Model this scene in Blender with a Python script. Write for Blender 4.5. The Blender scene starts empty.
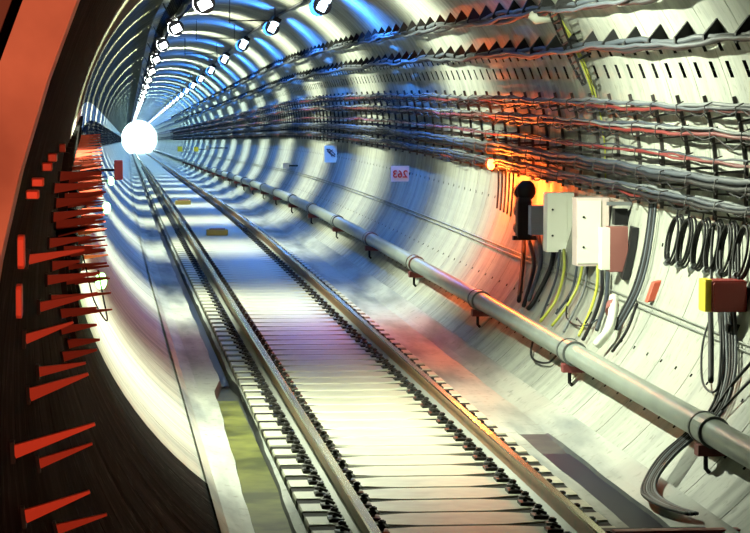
import bpy, math, random
from mathutils import Vector, Matrix
random.seed(7)
SC = bpy.context.scene
COL = SC.collection
PI = math.pi
R = 2.72          # inner radius of the tunnel
ZC = 2.0          # height of the tunnel axis above the rail tops
CAM = Vector((-2.49, 0.0, 2.87))
F = 2800.0
END = 430.0
RING = 1.2
MOD = 0.6

# ------------------------------------------------------------ tunnel alignment
def drop(s):
    if s < 38: return 0.0
    if s < 80: return 0.0205 / 42 / 2 * (s - 38) ** 2
    return 0.0205 * 21 + 0.0205 * (s - 80)
def lat(s):
    return 0.54 * drop(s)
def S(x, z, s):
    "point at x across, z above the rails, s along the tunnel"
    return Vector((x + lat(s), s, z - drop(s)))
def P(r, deg, s):
    "point at radius r and angle (0 = right, 90 = crown) in the section at s"
    a = math.radians(deg)
    return S(r * math.cos(a), ZC + r * math.sin(a), s)

# ------------------------------------------------------------ camera
yaw = math.atan(279 / F); pitch = math.atan(184.5 / math.hypot(F, 279))
fwd = Vector((math.sin(yaw) * math.cos(pitch), math.cos(yaw) * math.cos(pitch), -math.sin(pitch)))
rot = fwd.to_track_quat('-Z', 'Y')
cd = bpy.data.cameras.new('camera'); cam = bpy.data.objects.new('camera', cd); COL.objects.link(cam)
cam.location = CAM; cam.rotation_mode = 'QUATERNION'; cam.rotation_quaternion = rot
cd.sensor_width = 36; cd.lens = 36 * F / 750; cd.clip_start = 0.05; cd.clip_end = 2000
SC.camera = cam
def ray(px, py):
    return (rot @ Vector((px - 375, 266.5 - py, -F))).normalized()
def at(px, py, s):
    "local (x, z) of a pixel at distance s along the tunnel"
    d = ray(px, py); p = CAM + d * (s / d.y)
    return p.x - lat(s), p.z + drop(s)
def onwall(px, py, r=R):
    "(angle, s) where the ray of a pixel leaves the cylinder of radius r"
    d = ray(px, py); s = 6.0
    while s < 400:
        p = CAM + d * (s / d.y)
        x = p.x - lat(s); z = p.z + drop(s) - ZC
        if math.hypot(x, z) > r: break
        s += 0.02
    return math.degrees(math.atan2(z, x)), s

# ------------------------------------------------------------ materials
MATS = {}
def mat(name, col, rough=0.6, metal=0.0, noise=0.0, nscale=6.0, col2=None, bump=0.0, emit=None, estr=0.0, spec=0.5, coat=0.0, tc='Object'):
    m = bpy.data.materials.new(name); m.use_nodes = True
    nt = m.node_tree; b = nt.nodes['Principled BSDF']
    b.inputs['Base Color'].default_value = (*col, 1); b.inputs['Roughness'].default_value = rough
    b.inputs['Metallic'].default_value = metal; b.inputs['Specular IOR Level'].default_value = spec
    b.inputs['Coat Weight'].default_value = coat
    if emit:
        b.inputs['Emission Color'].default_value = (*emit, 1); b.inputs['Emission Strength'].default_value = estr
    if noise or bump:
        t = nt.nodes.new('ShaderNodeTexCoord'); n = nt.nodes.new('ShaderNodeTexNoise')
        n.inputs['Scale'].default_value = nscale; n.inputs['Detail'].default_value = 5
        nt.links.new(t.outputs[tc], n.inputs['Vector'])
        if noise:
            mx = nt.nodes.new('ShaderNodeMix'); mx.data_type = 'RGBA'
            r = nt.nodes.new('ShaderNodeMapRange'); r.inputs[1].default_value = 0.38; r.inputs[2].default_value = 0.68
            r.inputs[4].default_value = noise
            nt.links.new(n.outputs['Fac'], r.inputs[0]); nt.links.new(r.outputs[0], mx.inputs[0])
            mx.inputs[6].default_value = (*col, 1); mx.inputs[7].default_value = (*(col2 or tuple(c * .4 for c in col)), 1)
            nt.links.new(mx.outputs[2], b.inputs['Base Color'])
        if bump:
            bp = nt.nodes.new('ShaderNodeBump'); bp.inputs['Strength'].default_value = bump; bp.inputs['Distance'].default_value = 0.02
            nt.links.new(n.outputs['Fac'], bp.inputs['Height']); nt.links.new(bp.outputs[0], b.inputs['Normal'])
    MATS[name] = m
    return m

def lining_mat(name, base, streak, rough=0.42, amount=0.55):
    "concrete segments: streaks run round the ring, mottled dirt, dark joints are geometry"
    m = bpy.data.materials.new(name); m.use_nodes = True
    nt = m.node_tree; N = nt.nodes.new; L = nt.links.new; b = nt.nodes['Principled BSDF']
    uv = N('ShaderNodeUVMap'); uv.uv_map = 'UVMap'
    def noise(scale, sx, sy, det=4, off=0):
        mp = N('ShaderNodeMapping'); mp.inputs['Scale'].default_value = (sx, sy, 1); mp.inputs['Location'].default_value = (off, off, 0)
        L(uv.outputs[0], mp.inputs[0]); n = N('ShaderNodeTexNoise'); n.inputs['Scale'].default_value = scale; n.inputs['Detail'].default_value = det
        L(mp.outputs[0], n.inputs['Vector']); return n.outputs['Fac']
    def rng(src, a, bb, lo, hi):
        r = N('ShaderNodeMapRange'); r.inputs[1].default_value = a; r.inputs[2].default_value = bb; r.inputs[3].default_value = lo; r.inputs[4].default_value = hi
        L(src, r.inputs[0]); return r.outputs[0]
    def mix(fac, c1, c2):
        x = N('ShaderNodeMix'); x.data_type = 'RGBA'; L(fac, x.inputs[0])
        for i, c in ((6, c1), (7, c2)):
            if isinstance(c, tuple): x.inputs[i].default_value = (*c, 1)
            else: L(c, x.inputs[i])
        return x.outputs[2]
    st = noise(1.0, 3.2, 0.4, 5)
    pa = noise(1.0, 0.9, 1.1, 5, 7)
    fine = noise(1.0, 16, 9, 6, 3)
    c = mix(rng(st, .45, .7, 0, amount), base, streak)
    c = mix(rng(pa, .5, .75, 0, amount * .8), c, tuple(v * .55 for v in base))
    c = mix(rng(fine, .58, .72, 0, .6), c, (.07, .07, .055))
    big = noise(1.0, .35, .5, 3, 21)
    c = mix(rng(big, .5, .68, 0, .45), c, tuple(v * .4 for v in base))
    L(c, b.inputs['Base Color'])
    L(rng(st, .3, .7, rough - .1, rough + .2), b.inputs['Roughness'])
    bp = N('ShaderNodeBump'); bp.inputs['Strength'].default_value = .25; bp.inputs['Distance'].default_value = .015
    L(fine, bp.inputs['Height']); L(bp.outputs[0], b.inputs['Normal'])
    MATS[name] = m; return m

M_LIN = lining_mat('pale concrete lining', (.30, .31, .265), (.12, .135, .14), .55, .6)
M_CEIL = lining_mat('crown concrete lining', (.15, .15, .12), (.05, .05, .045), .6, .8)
M_VAULTSHADE = lining_mat('shade dark vault lining', (.034, .034, .018), (.012, .012, .008), .8, .8)  # shade of the upper left vault is put into this colour
M_VAULTSHADE.node_tree.nodes['Principled BSDF'].inputs['Specular IOR Level'].default_value = .08
M_DARK = lining_mat('shade black lining', (.003, .003, .003), (.006, .004, .003), .8)  # unlit stretch near the portal, its shade painted as black
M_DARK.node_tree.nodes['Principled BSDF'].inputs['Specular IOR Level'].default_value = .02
M_BED = lining_mat('wet track concrete', (.27, .285, .25), (.05, .065, .08), .6, .9)
M_SLP = mat('sleeper concrete', (.34, .34, .26), .5, noise=.8, nscale=3.0, col2=(.20, .205, .17), bump=.3)
M_INF = mat('infill concrete', (.56, .57, .47), .6, noise=.8, nscale=5.0, col2=(.2, .21, .18), bump=.3)
M_STEEL = mat('worn rail steel', (.55, .50, .33), .25, 1.0)
M_RUST = mat('rusty rail flank', (.20, .15, .06), .4, .5, noise=.8, nscale=8, col2=(.30, .11, .04))
M_FOOT = mat('rail foot grey', (.20, .21, .19), .5, .3)
M_CLIP = mat('black fastening iron', (.025, .024, .022), .5, .5)
M_BLACK = mat('black rubber', (.006, .006, .007), .6, spec=.25)
M_BLACKM = mat('matt black sheath', (.008, .008, .008), .95, spec=.05)
M_BLKP = mat('black painted steel', (.010, .010, .011), .6, .1, spec=.3)
M_CAB = mat('blue grey cable sheath', (.03, .038, .05), .6)
M_CABW = mat('pale grey cable sheath', (.11, .12, .125), .6)
M_CABR = mat('dark red cable sheath', (.11, .008, .006), .55)
M_CABY = mat('yellow green cable sheath', (.36, .38, .05), .45)
M_POST = mat('galvanised post', (.035, .03, .03), .6, .2)
M_RED = mat('red painted bracket', (.80, .10, .05), .5)
M_PIPE = mat('grey green pipe paint', (.22, .25, .22), .35, .1, noise=.5, nscale=2.5, col2=(.12, .14, .13))
M_BAND = mat('pipe band steel', (.13, .14, .14), .4, .5)
M_BRK = mat('dark red bracket', (.16, .03, .03), .6)
M_WHT = mat('white enclosure', (.56, .58, .50), .4)
M_WHTLIT = mat('lit white enclosure', (.88, .90, .80), .4)  # lighter copy of the white, lamp light put into the left cabinet's colour
M_PINK = mat('pinkish enclosure side', (.50, .41, .38), .5)
M_GREY = mat('grey enclosure', (.20, .20, .26), .4)
M_BRN = mat('brown red enclosure', (.20, .075, .065), .5)
M_JRED = mat('dark red junction box', (.28, .02, .015), .45)
M_YEL = mat('yellow plastic', (.80, .62, .03), .45)
M_YELD = mat('dull yellow paint', (.30, .21, .03), .5)
M_ORG = mat('orange red plastic', (.36, .06, .03), .5)
M_SIGN = mat('sign enamel', (.92, .84, .74), .5)
M_SIGNW = mat('sign enamel white', (.92, .92, .8), .5)
M_SRED = mat('sign red paint', (.70, .06, .03), .5)
M_SBLK = mat('sign black paint', (.04, .04, .04), .5)
M_PORT = mat('ochre rendered collar', (.46, .22, .16), .6, noise=.9, nscale=3, col2=(.20, .07, .05), bump=.3)
M_HALL = mat('dark hall plaster', (.12, .05, .04), .8, noise=.5, nscale=3)
M_GAPSHADE = mat('black gap shade', (.010, .009, .008), .8, spec=.1)  # painted shade for the gaps between sleepers
M_DAMP = mat('dark damp concrete', (.03, .035, .04), .6, noise=.6, nscale=4, col2=(.07, .07, .06), spec=.2)
M_WATER = mat('yellow green water', (.035, .04, .015), .5, noise=.9, nscale=2.2, col2=(.12, .125, .035), spec=.04)
M_WATERB = mat('dark puddle water', (.008, .014, .028), .4, spec=.06)
M_LAMP = mat('warm lamp glass', (.9, .9, .85), .4, emit=(.9, .98, 1), estr=7)
M_LAMPC = mat('cool lamp glass', (.8, .9, .95), .4, emit=(.72, .90, 1), estr=5)
M_REDL = mat('red signal glass', (.8, .05, .02), .3, emit=(1, .12, .02), estr=25)
M_ORGL = mat('orange lamp glass', (.9, .3, .1), .3, emit=(1, .30, .08), estr=8)
M_GRNL = mat('green lamp glass', (.3, .9, .3), .3, emit=(.45, 1, .35), estr=6)
M_HALLW = mat('bright hall tile', (.85, .88, .86), .5)

# ------------------------------------------------------------ mesh helpers
class MB:
    def __init__(s): s.v = []; s.f = []; s.m = []; s.uv = None
    def quad(s, pts, mi=0):
        n = len(s.v); s.v += [Vector(p) for p in pts]; s.f.append(tuple(range(n, n + len(pts)))); s.m.append(mi)
    def hexa(s, p, mi=0):
        "p: 8 points, bottom ring 0-3 then top ring 4-7"
        n = len(s.v); s.v += [Vector(q) for q in p]
        for f in ((3, 2, 1, 0), (4, 5, 6, 7), (0, 1, 5, 4), (1, 2, 6, 5), (2, 3, 7, 6), (3, 0, 4, 7)):
            s.f.append(tuple(n + i for i in f)); s.m.append(mi)
    def box(s, x0, x1, y0, y1, z0, z1, mi=0):
        s.hexa([(x0, y0, z0), (x1, y0, z0), (x1, y1, z0), (x0, y1, z0), (x0, y0, z1), (x1, y0, z1), (x1, y1, z1), (x0, y1, z1)], mi)
    def rbox(s, c, ax, ay, az, mi=0, ch=0.0):
        "box from a centre and three half-axis vectors, with chamfered upright edges"
        c = Vector(c); ax = Vector(ax); ay = Vector(ay); az = Vector(az)
        if not ch:
            s.hexa([c - ax - ay - az, c + ax - ay - az, c + ax + ay - az, c - ax + ay - az,
                    c - ax - ay + az, c + ax - ay + az, c + ax + ay + az, c - ax + ay + az], mi); return
        k = 1 - ch
        prof = [(-k, -1), (k, -1), (1, -k), (1, k), (k, 1), (-k, 1), (-1, k), (-1, -k)]
        rings = []
        for zz, sc in ((-1, 1 - ch * .7), (-k, 1), (k, 1), (1, 1 - ch * .7)):
            rings.append([c + ax * (a * sc) + ay * (bb * sc) + az * zz for a, bb in prof])
        s.loft(rings, True, mi)
    def loft(s, rings, caps=True, mi=0, closed=True):
        n = len(s.v); k = len(rings[0])
        for r in rings: s.v += [Vector(p) for p in r]
        for i in range(len(rings) - 1):
            for j in range(k if closed else k - 1):
                a = n + i * k + j; b = n + i * k + (j + 1) % k
                s.f.append((a, b, b + k, a + k)); s.m.append(mi)
        if caps:
            s.f.append(tuple(n + j for j in reversed(range(k)))); s.m.append(mi)
            e = n + (len(rings) - 1) * k
            s.f.append(tuple(e + j for j in range(k))); s.m.append(mi)
    def tube(s, pts, r, k=8, mi=0, caps=True):
        pts = [Vector(p) for p in pts]; rings = []; prev = None
        for i, p in enumerate(pts):
            t = (pts[min(i + 1, len(pts) - 1)] - pts[max(i - 1, 0)]).normalized()
            if prev is None:
                u = t.cross(Vector((0, 0, 1)))
                if u.length < .1: u = t.cross(Vector((1, 0, 0)))
            else: u = prev - t * prev.dot(t)
            u.normalize(); prev = u; w = t.cross(u)
            rr = r[i] if isinstance(r, (list, tuple)) else r
            rings.append([p + u * (rr * math.cos(2 * PI * j / k)) + w * (rr * math.sin(2 * PI * j / k)) for j in range(k)])
        s.loft(rings, caps, mi)
    def ball(s, c, rx, ry=None, rz=None, mi=0, k=12):
        ry = ry or rx; rz = rz or rx; c = Vector(c)
        rings = []
        for i in range(1, 7):
            a = PI * i / 7 - PI / 2
            rings.append([c + Vector((rx * math.cos(a) * math.cos(2 * PI * j / k), ry * math.cos(a) * math.sin(2 * PI * j / k), rz * math.sin(a))) for j in range(k)])
        s.loft(rings, True, mi)
    def build(s, name, m, parent=None, origin=None, smooth=False, kind=None):
        o0 = Vector(origin) if origin is not None else (parent.location.copy() if parent is not None and parent.parent is None else Vector((0, 0, 0)))
        me = bpy.data.meshes.new(name)
        me.from_pydata([tuple(v - o0) for v in s.v], [], s.f)
        for mm in (m if isinstance(m, (list, tuple)) else [m]): me.materials.append(mm)
        me.polygons.foreach_set('material_index', s.m)
        if s.uv is not None:
            l = me.uv_layers.new(name='UVMap')
            flat = []
            for lp in me.loops: flat += s.uv[lp.vertex_index]
            l.data.foreach_set('uv', flat)
        if smooth:
            me.polygons.foreach_set('use_smooth', [True] * len(s.f))
        me.update()
        o = bpy.data.objects.new(name, me); COL.objects.link(o)
        if parent is not None: o.parent = parent
        else: o.location = o0
        if kind: o['kind'] = kind
        return o
def subpart(mb, name, m, part, root, **k):
    "a child of a part: same frame as the root"
    o = mb.build(name, m, None, origin=root.location, **k); o.location = (0, 0, 0); o.parent = part; return o
def tag(o, label, cat, group=None, kind=None):
    o['label'] = label; o['category'] = cat
    if group: o['group'] = group
    if kind: o['kind'] = kind
    return o
def thing(name, loc, label, cat, group=None):
    o = bpy.data.objects.new(name, None); o.empty_display_size = .1; COL.objects.link(o); o.location = loc
    return tag(o, label, cat, group)
def copytree(o, loc, parent=None):
    c = o.copy(); COL.objects.link(c)
    if parent is not None: c.parent = parent
    else: c.location = loc
    for ch in o.children: copytree(ch, None, c)
    return c
def light(name, kind, loc, col, w, parent, size=.08, **kw):
    d = bpy.data.lights.new(name, kind); d.color = col; d.energy = w
    if kind in ('POINT', 'SPOT'): d.shadow_soft_size = size
    for k, v in kw.items(): setattr(d, k, v)
    o = bpy.data.objects.new(name, d); COL.objects.link(o)
    o.parent = parent; o.location = Vector(loc) - (parent.location if parent else Vector((0, 0, 0)))
    return o

# ------------------------------------------------------------ lining
def lining(name, th0, th1, s0, s1, material, pockets=(), rib=0.0, pocket_end=95.0):
    """curved segments; rings every 1.4 m with open joints; pockets = [(angle0, angle1, offset, width, depth)]"""
    ths = [th0 + (th1 - th0) * i / max(1, round((th1 - th0) / 3.2)) for i in range(round((th1 - th0) / 3.2) + 1)]
    for p in pockets:
        for a in p[:2]:
            ths = [t for t in ths if abs(t - a) > .9 or t in (th0, th1)]
        ths += list(p[:2])
    ths = sorted(set(round(t, 4) for t in ths))
    rows = []   # (s, radius offset)
    s = s0
    while s < s1 - .01:
        e = min(s + RING, s1)
        if rib:
            rows += [(s, -rib), (s + .07, -rib), (s + .072, 0), (min(e, s + 1.326), 0), (min(e, s + 1.33), -rib)]
        else:
            rows += [(s, .03), (s + .012, .03), (s + .014, 0)]
            if s < pocket_end and pockets:
                for m in (0, MOD):
                    for p in sorted(set((q[2], q[3]) for q in pockets)):
                        rows += [(s + m + p[0], 0), (s + m + p[0] + p[1], 0)]
            rows += [(e - .003, 0)]
        s = e
    rows.append((s1, -rib if rib else .03))
    rows = sorted(set((round(a, 4), b) for a, b in rows if a <= s1 + 1e-6), key=lambda t: t[0])
    mb = MB(); mb.uv = []
    nt = len(ths)
    for (s, dr) in rows:
        for t in ths:
            mb.v.append(P(R + dr, t, s)); mb.uv.append((s, math.radians(t) * R))
    for i in range(len(rows) - 1):
        sa = rows[i][0]; off = (sa - s0) % RING
        for j in range(nt - 1):
            a = i * nt + j
            hit = None
            if pockets and sa < pocket_end and rows[i][1] == 0 and rows[i + 1][1] == 0:
                for p in pockets:
                    if p[0] - .01 <= ths[j] and ths[j + 1] <= p[1] + .01:
                        for m in (0, MOD):
                            if abs(off - (m + p[2])) < .003 and abs(rows[i + 1][0] - sa - p[3]) < .004: hit = p
            if hit:
                q = [(ths[j], sa), (ths[j], rows[i + 1][0]), (ths[j + 1], rows[i + 1][0]), (ths[j + 1], sa)]
                n = len(mb.v)
                for t, ss in q: mb.v.append(P(R, t, ss)); mb.uv.append((ss, math.radians(t) * R))
                for t, ss in q: mb.v.append(P(R + hit[4], t, ss)); mb.uv.append((ss, math.radians(t) * R))
                for k in range(4):
                    k2 = (k + 1) % 4
                    mb.f.append((n + k, n + k2, n + 4 + k2, n + 4 + k)); mb.m.append(1)
                mb.f.append((n + 4, n + 5, n + 6, n + 7)); mb.m.append(1)
            else:
                mb.f.append((a, a + nt, a + nt + 1, a + 1)); mb.m.append(0)
    o = mb.build(name, [material, M_BLACK], kind='structure')
    return o

# rows of bolt pockets in the right-hand segments
PK = [(19.6, 22.6, .30, .13, .07), (24.4, 27.0, .30, .13, .07)]
PKL = [(-13.2, -12.5, .50, .06, .03), (-33.4, -32.8, .50, .06, .03), (-42.4, -41.8, .50, .06, .03), (8.2, 8.9, .50, .06, .03)]
lining('wall_right', -58, 62, 5.4, END, M_LIN, PK + PKL)
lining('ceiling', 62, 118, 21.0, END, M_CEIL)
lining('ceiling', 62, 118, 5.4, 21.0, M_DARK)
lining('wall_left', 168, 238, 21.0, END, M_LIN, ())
lining('wall_left', 118, 168, 21.0, END, M_VAULTSHADE, ())
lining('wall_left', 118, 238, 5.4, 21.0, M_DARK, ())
# ------------------------------------------------------------ hall before the portal and bright hall at the far end
def ringplate(name, r0, r1, s0, s1, material, kind='structure', n=96):
    mb = MB()
    rings = []
    for i in range(n):
        a = 360 * i / n
        rings.append([P(r0, a, s0), P(r1, a, s0), P(r1, a, s1), P(r0, a, s1)])
    rings.append(rings[0])
    mb.loft(rings, False)
    return mb.build(name, material, kind=kind)
ringplate('trim_1', R, R + .09, 5.05, 5.4, M_PORT)
def holewall(name, s, material, hx0, hx1, hz0, hz1, r, thick=.15):
    mb = MB(); n = 96; inn = []; out = []
    for i in range(n + 1):
        a = 2 * PI * i / n; c, d = math.cos(a), math.sin(a)
        inn.append((r * c, r * d))
        t = min((hx1 / c) if c > 1e-6 else 1e9, (hx0 / c) if c < -1e-6 else 1e9, ((hz1 - ZC) / d) if d > 1e-6 else 1e9, ((hz0 - ZC) / d) if d < -1e-6 else 1e9)
        out.append((t * c, t * d))
    for ss in (s, s + thick):
        for i in range(n):
            mb.quad([S(inn[i][0], ZC + inn[i][1], ss), S(out[i][0], ZC + out[i][1], ss), S(out[i + 1][0], ZC + out[i + 1][1], ss), S(inn[i + 1][0], ZC + inn[i + 1][1], ss)])
    return mb.build(name, material, kind='structure')
holewall('wall_front', 5.12, M_HALL, -6, 6, -1.2, 6, R + .09)
mb = MB(); mb.box(-6.1, -6, -6, 5.47, -1.2, 6); mb.build('wall_left', M_HALL, kind='structure')
mb = MB(); mb.box(6, 6.1, -6, 5.47, -1.2, 6); mb.build('wall_right', M_HALL, kind='structure')
mb = MB(); mb.box(-6.1, 6.1, -6.1, -6, -1.2, 6); mb.build('wall_back', M_HALL, kind='structure')
mb = MB(); mb.box(-6.1, 6.1, -6.1, 5.47, 6, 6.1); mb.build('ceiling', M_HALL, kind='structure')
mb = MB(); mb.box(-6, -1.62, -6, 5.2, -1.2, 1.1); mb.build('floor', M_HALL, kind='structure')

# station hall at the far end
fe = END
def fbox(name, x0, x1, s0, s1, z0, z1, m):
    mb = MB(); mb.hexa([S(x0, z0, s0), S(x1, z0, s0), S(x1, z0, s1), S(x0, z0, s1), S(x0, z1, s0), S(x1, z1, s0), S(x1, z1, s1), S(x0, z1, s1)])
    return mb.build(name, m, kind='structure')
holewall('wall_front', fe, M_HALLW, -5, 5, -1.2, 6, R)
fbox('wall_left', -5.2, -5, fe, fe + 30, -1.2, 6, M_HALLW); fbox('wall_right', 5, 5.2, fe, fe + 30, -1.2, 6, M_HALLW)
fbox('ceiling', -5.2, 5.2, fe, fe + 30, 6, 6.2, M_HALLW); fbox('wall_back', -5.2, 5.2, fe + 30, fe + 30.2, -1.2, 6.2, M_HALLW)
fbox('floor', -5.2, 5.2, fe + .2, fe + 30, -1.2, -.3, M_HALLW)
for k in range(3):
    p = S(0, 4.9, fe + 5 + 9 * k)
    t = thing('hall_lamp', p, 'bright white lamp in the glowing hall at the far end of the tunnel', 'lamp', 'lamps of the far station hall')
    mb = MB(); mb.rbox(p + Vector((0, 0, .3)), (.5, 0, 0), (0, 2, 0), (0, 0, .3)); mb.build('housing', M_WHT, t)
    mb = MB(); mb.rbox(p + Vector((0, 0, -.03)), (.45, 0, 0), (0, 1.9, 0), (0, 0, .03)); mb.build('diffuser', M_LAMP, t)
    light('lamp_light', 'POINT', p + Vector((0, 0, -.5)), (.7, .95, 1), 2600, t, .3)

# ------------------------------------------------------------ track bed
def bed_profile(s):
    w = .26 if s < 28 else (.26 - .16 * min(1, (s - 28) / 1.0))
    c = -1.28 + .012 * max(0, min(s - 19, 10))
    l, r = c - w / 2, c + w / 2
    g = max(0, min(1, (24.5 - s) / 3))
    j = lambda k, a=.006: a * math.sin(s * 1.9 + k * 2.1) + a * .6 * math.sin(s * 4.7 + k)
    return [(-1.68, -.10), (-1.60, -.185), (-1.48, -.215), (l - .015 + j(1), -.22 + j(5, .004)), (l + .01 + j(1), -.31), (r - .01 + j(2), -.31), (r + .015 + j(2), -.22),
            (-1.065, -.205), (-1.05, -.275), (1.05, -.275), (1.065, -.20), (1.17 + j(3), -.195), (1.19 + j(3), -.195 - .075 * g), (1.42 + j(4), -.195 - .075 * g), (1.45 + j(4), -.195), (1.52, -.16), (1.68, -.06)]
mb = MB(); mb.uv = []
srow = [i * .35 for i in range(-17, 290)] + [101.5 + i * 4 for i in range(1, 83)] + [END]
pr0 = bed_profile(0); np_ = len(pr0)
for s in srow:
    for x, z in bed_profile(s):
        mb.v.append(S(x, z, s)); mb.uv.append((x * .8, s * .8))
for i in range(len(srow) - 1):
    for j in range(np_ - 1):
        a = i * np_ + j; mb.f.append((a, a + 1, a + 1 + np_, a + np_)); mb.m.append(1 if j in (3, 4, 5, 11, 12, 13) and (j < 6 or srow[i] < 24) else 0)
mb.build('floor', [M_BED, M_DAMP], kind='structure')
def strip(name, m, x0, x1, z, s0, s1, label, cat, step=.5):
    mb = MB(); s = s0; rows = []
    while s < s1 + 1e-6:
        rows.append([S(x0, z, s), S(x1, z, s)]); s += step
    mb.loft(rows, False, closed=False)
    o = mb.build(name, m); return tag(o, label, cat)
strip('channel_water', M_WATER, -1.40, -1.11, -.262, 12, 27.5, 'yellow green standing water in the drain channel left of the near rail', 'water')
strip('channel_water', M_WATERB, -1.28, -1.12, -.28, 29, 60, 'thin dark thread of water in the narrowed gully further up the left side', 'water')
strip('gully_water', M_WATERB, 1.16, 1.46, -.225, 12, 23, 'dark blue water lying in the gutter at the foot of the right wall', 'water')

mb = MB(); mb.loft([[S(-1.045, -.183, s), S(1.045, -.183, s)] for s in srow], False, closed=False); mb.build('floor', M_GAPSHADE, kind='structure')  # black sheet painting the shade in the sleeper gaps
# sleepers
def sleeper_mesh():
    mb = MB()
    half = [(-1.05, .185), (-.60, .185), (-.30, .29), (.30, .29), (.60, .185), (1.05, .185)]
    out = [(x, -w) for x, w in half] + [(x, w) for x, w in reversed(half)]
    mb.loft([[(x, y, -.30) for x, y in out], [(x, y, -.185) for x, y in out], [(x * .992, y * .95, -.17) for x, y in out]], True)
    return mb
SL_L = 'pale concrete sleeper with black rail fastenings crossing the track bed'
SG = 'sleepers under the rails'
proto = thing('sleeper', Vector((0, 0, 0)), SL_L, 'sleeper', SG)
sleeper_mesh().build('beam', M_SLP, proto)
for rx in (-.7175, .7175):
    for sg in (-1, 1):
        mb = MB(); x = rx + sg * .125
        mb.rbox((x, 0, -.16), (.055, 0, 0), (0, .085, 0), (0, 0, .012))
        bolt = MB()
        bolt.tube([(x + sg * .01, 0, -.16), (x + sg * .01, 0, -.075)], .017, 6)
        bolt.tube([(x + sg * .01, 0, -.10), (x + sg * .01, 0, -.082)], .030, 6)
        mb.tube([(x - sg * .035, -.06, -.135), (x + sg * .02, -.07, -.11), (x + sg * .045, -.02, -.12), (x + sg * .045, .02, -.12), (x + sg * .02, .07, -.11), (x - sg * .035, .06, -.135)], .013, 5)
        fs = mb.build('fastening', M_CLIP, proto); subpart(bolt, 'bolt', M_CLIP, fs, proto)
SP = .61
n_det = 84
s0 = 8.3
proto.location = S(0, 0, s0)
far_me = None
for i in range(1, 300):
    s = s0 + SP * i
    if i < n_det: copytree(proto, S(0, 0, s))
    else:
        if far_me is None:
            fo = sleeper_mesh()
            for rx in (-.7175, .7175):
                for sg in (-1, 1): fo.box(rx + sg * .125 - .05, rx + sg * .125 + .05, -.07, .07, -.17, -.09, 1)
            far_me = fo.build('sleeper', [M_SLP, M_CLIP]); tag(far_me, 'pale concrete sleeper far down the track beyond the yellow box', 'sleeper', 'far sleepers under the rails'); far_me.location = S(0, 0, s)
        else:
            c = far_me.copy(); c.location = S(0, 0, s); COL.objects.link(c)
mb = MB(); s = s0 + SP * 300
while s < END:
    o = S(0, 0, s); mb.hexa([o + Vector(q) for q in [(-1.05, -.2, -.3), (1.05, -.2, -.3), (1.05, .2, -.3), (-1.05, .2, -.3), (-1.05, -.2, -.17), (1.05, -.2, -.17), (1.05, .2, -.17), (-1.05, .2, -.17)]]); s += SP
tag(mb.build('sleeper', M_SLP), 'pale sleepers too far away to count before the glowing end of the tunnel', 'sleepers', kind='stuff')

# rails
def rail(x, label, flank):
    prof = [(-.075, -.17), (.075, -.17), (.075, -.155), (.012, -.135), (.009, -.05), (.036, -.04), (.036, -.010), (.026, 0), (-.026, 0), (-.036, -.010), (-.036, -.04), (-.009, -.05), (-.012, -.135), (-.075, -.155)]
    mats = [2, 2, 2, 1, 1, 1, 0, 0, 0, 1, 1, 1, 2, 2]
    ss = [-5.9] + [i * 2.0 for i in range(-2, 215)] + [END]
    mb = MB(); k = len(prof)
    for s in ss: mb.v += [S(x + a, b, s) for a, b in prof]
    for i in range(len(ss) - 1):
        for j in range(k):
            a = i * k + j; b = i * k + (j + 1) % k
            mb.f.append((a, b, b + k, a + k)); mb.m.append(mats[j])
    return tag(mb.build('rail', [M_STEEL, flank, M_FOOT]), label, 'rail')
M_RUSTO = mat('orange rusty rail flank', (.30, .12, .05), .4, .4, noise=.8, nscale=6, col2=(.16, .12, .04))
rail(-.7175, 'steel running rail nearer the left wall with a polished yellowish top', M_RUST)
rail(.7175, 'steel running rail nearer the right wall with orange rusty flank', M_RUSTO)

# yellow boxes between the rails
for px, py, s, lab in ((217, 220, 57.6, 'yellow box lying across the track between the rails, the nearer one'), (183, 193, 80, 'small yellow box between the rails far down the track')):
    x, z = at(px, py, s); o = S(x, -.165, s)
    t = thing('track_box', o, lab, 'box')
    mb = MB(); mb.rbox(o + Vector((0, 0, .06)), (.22, 0, 0), (0, .12, 0), (0, 0, .06), ch=.1); mb.build('body', M_YELD, t)
    mb = MB(); mb.rbox(o + Vector((0, 0, .128)), (.16, 0, 0), (0, .08, 0), (0, 0, .012)); mb.build('lid', M_BRK, t)

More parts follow.
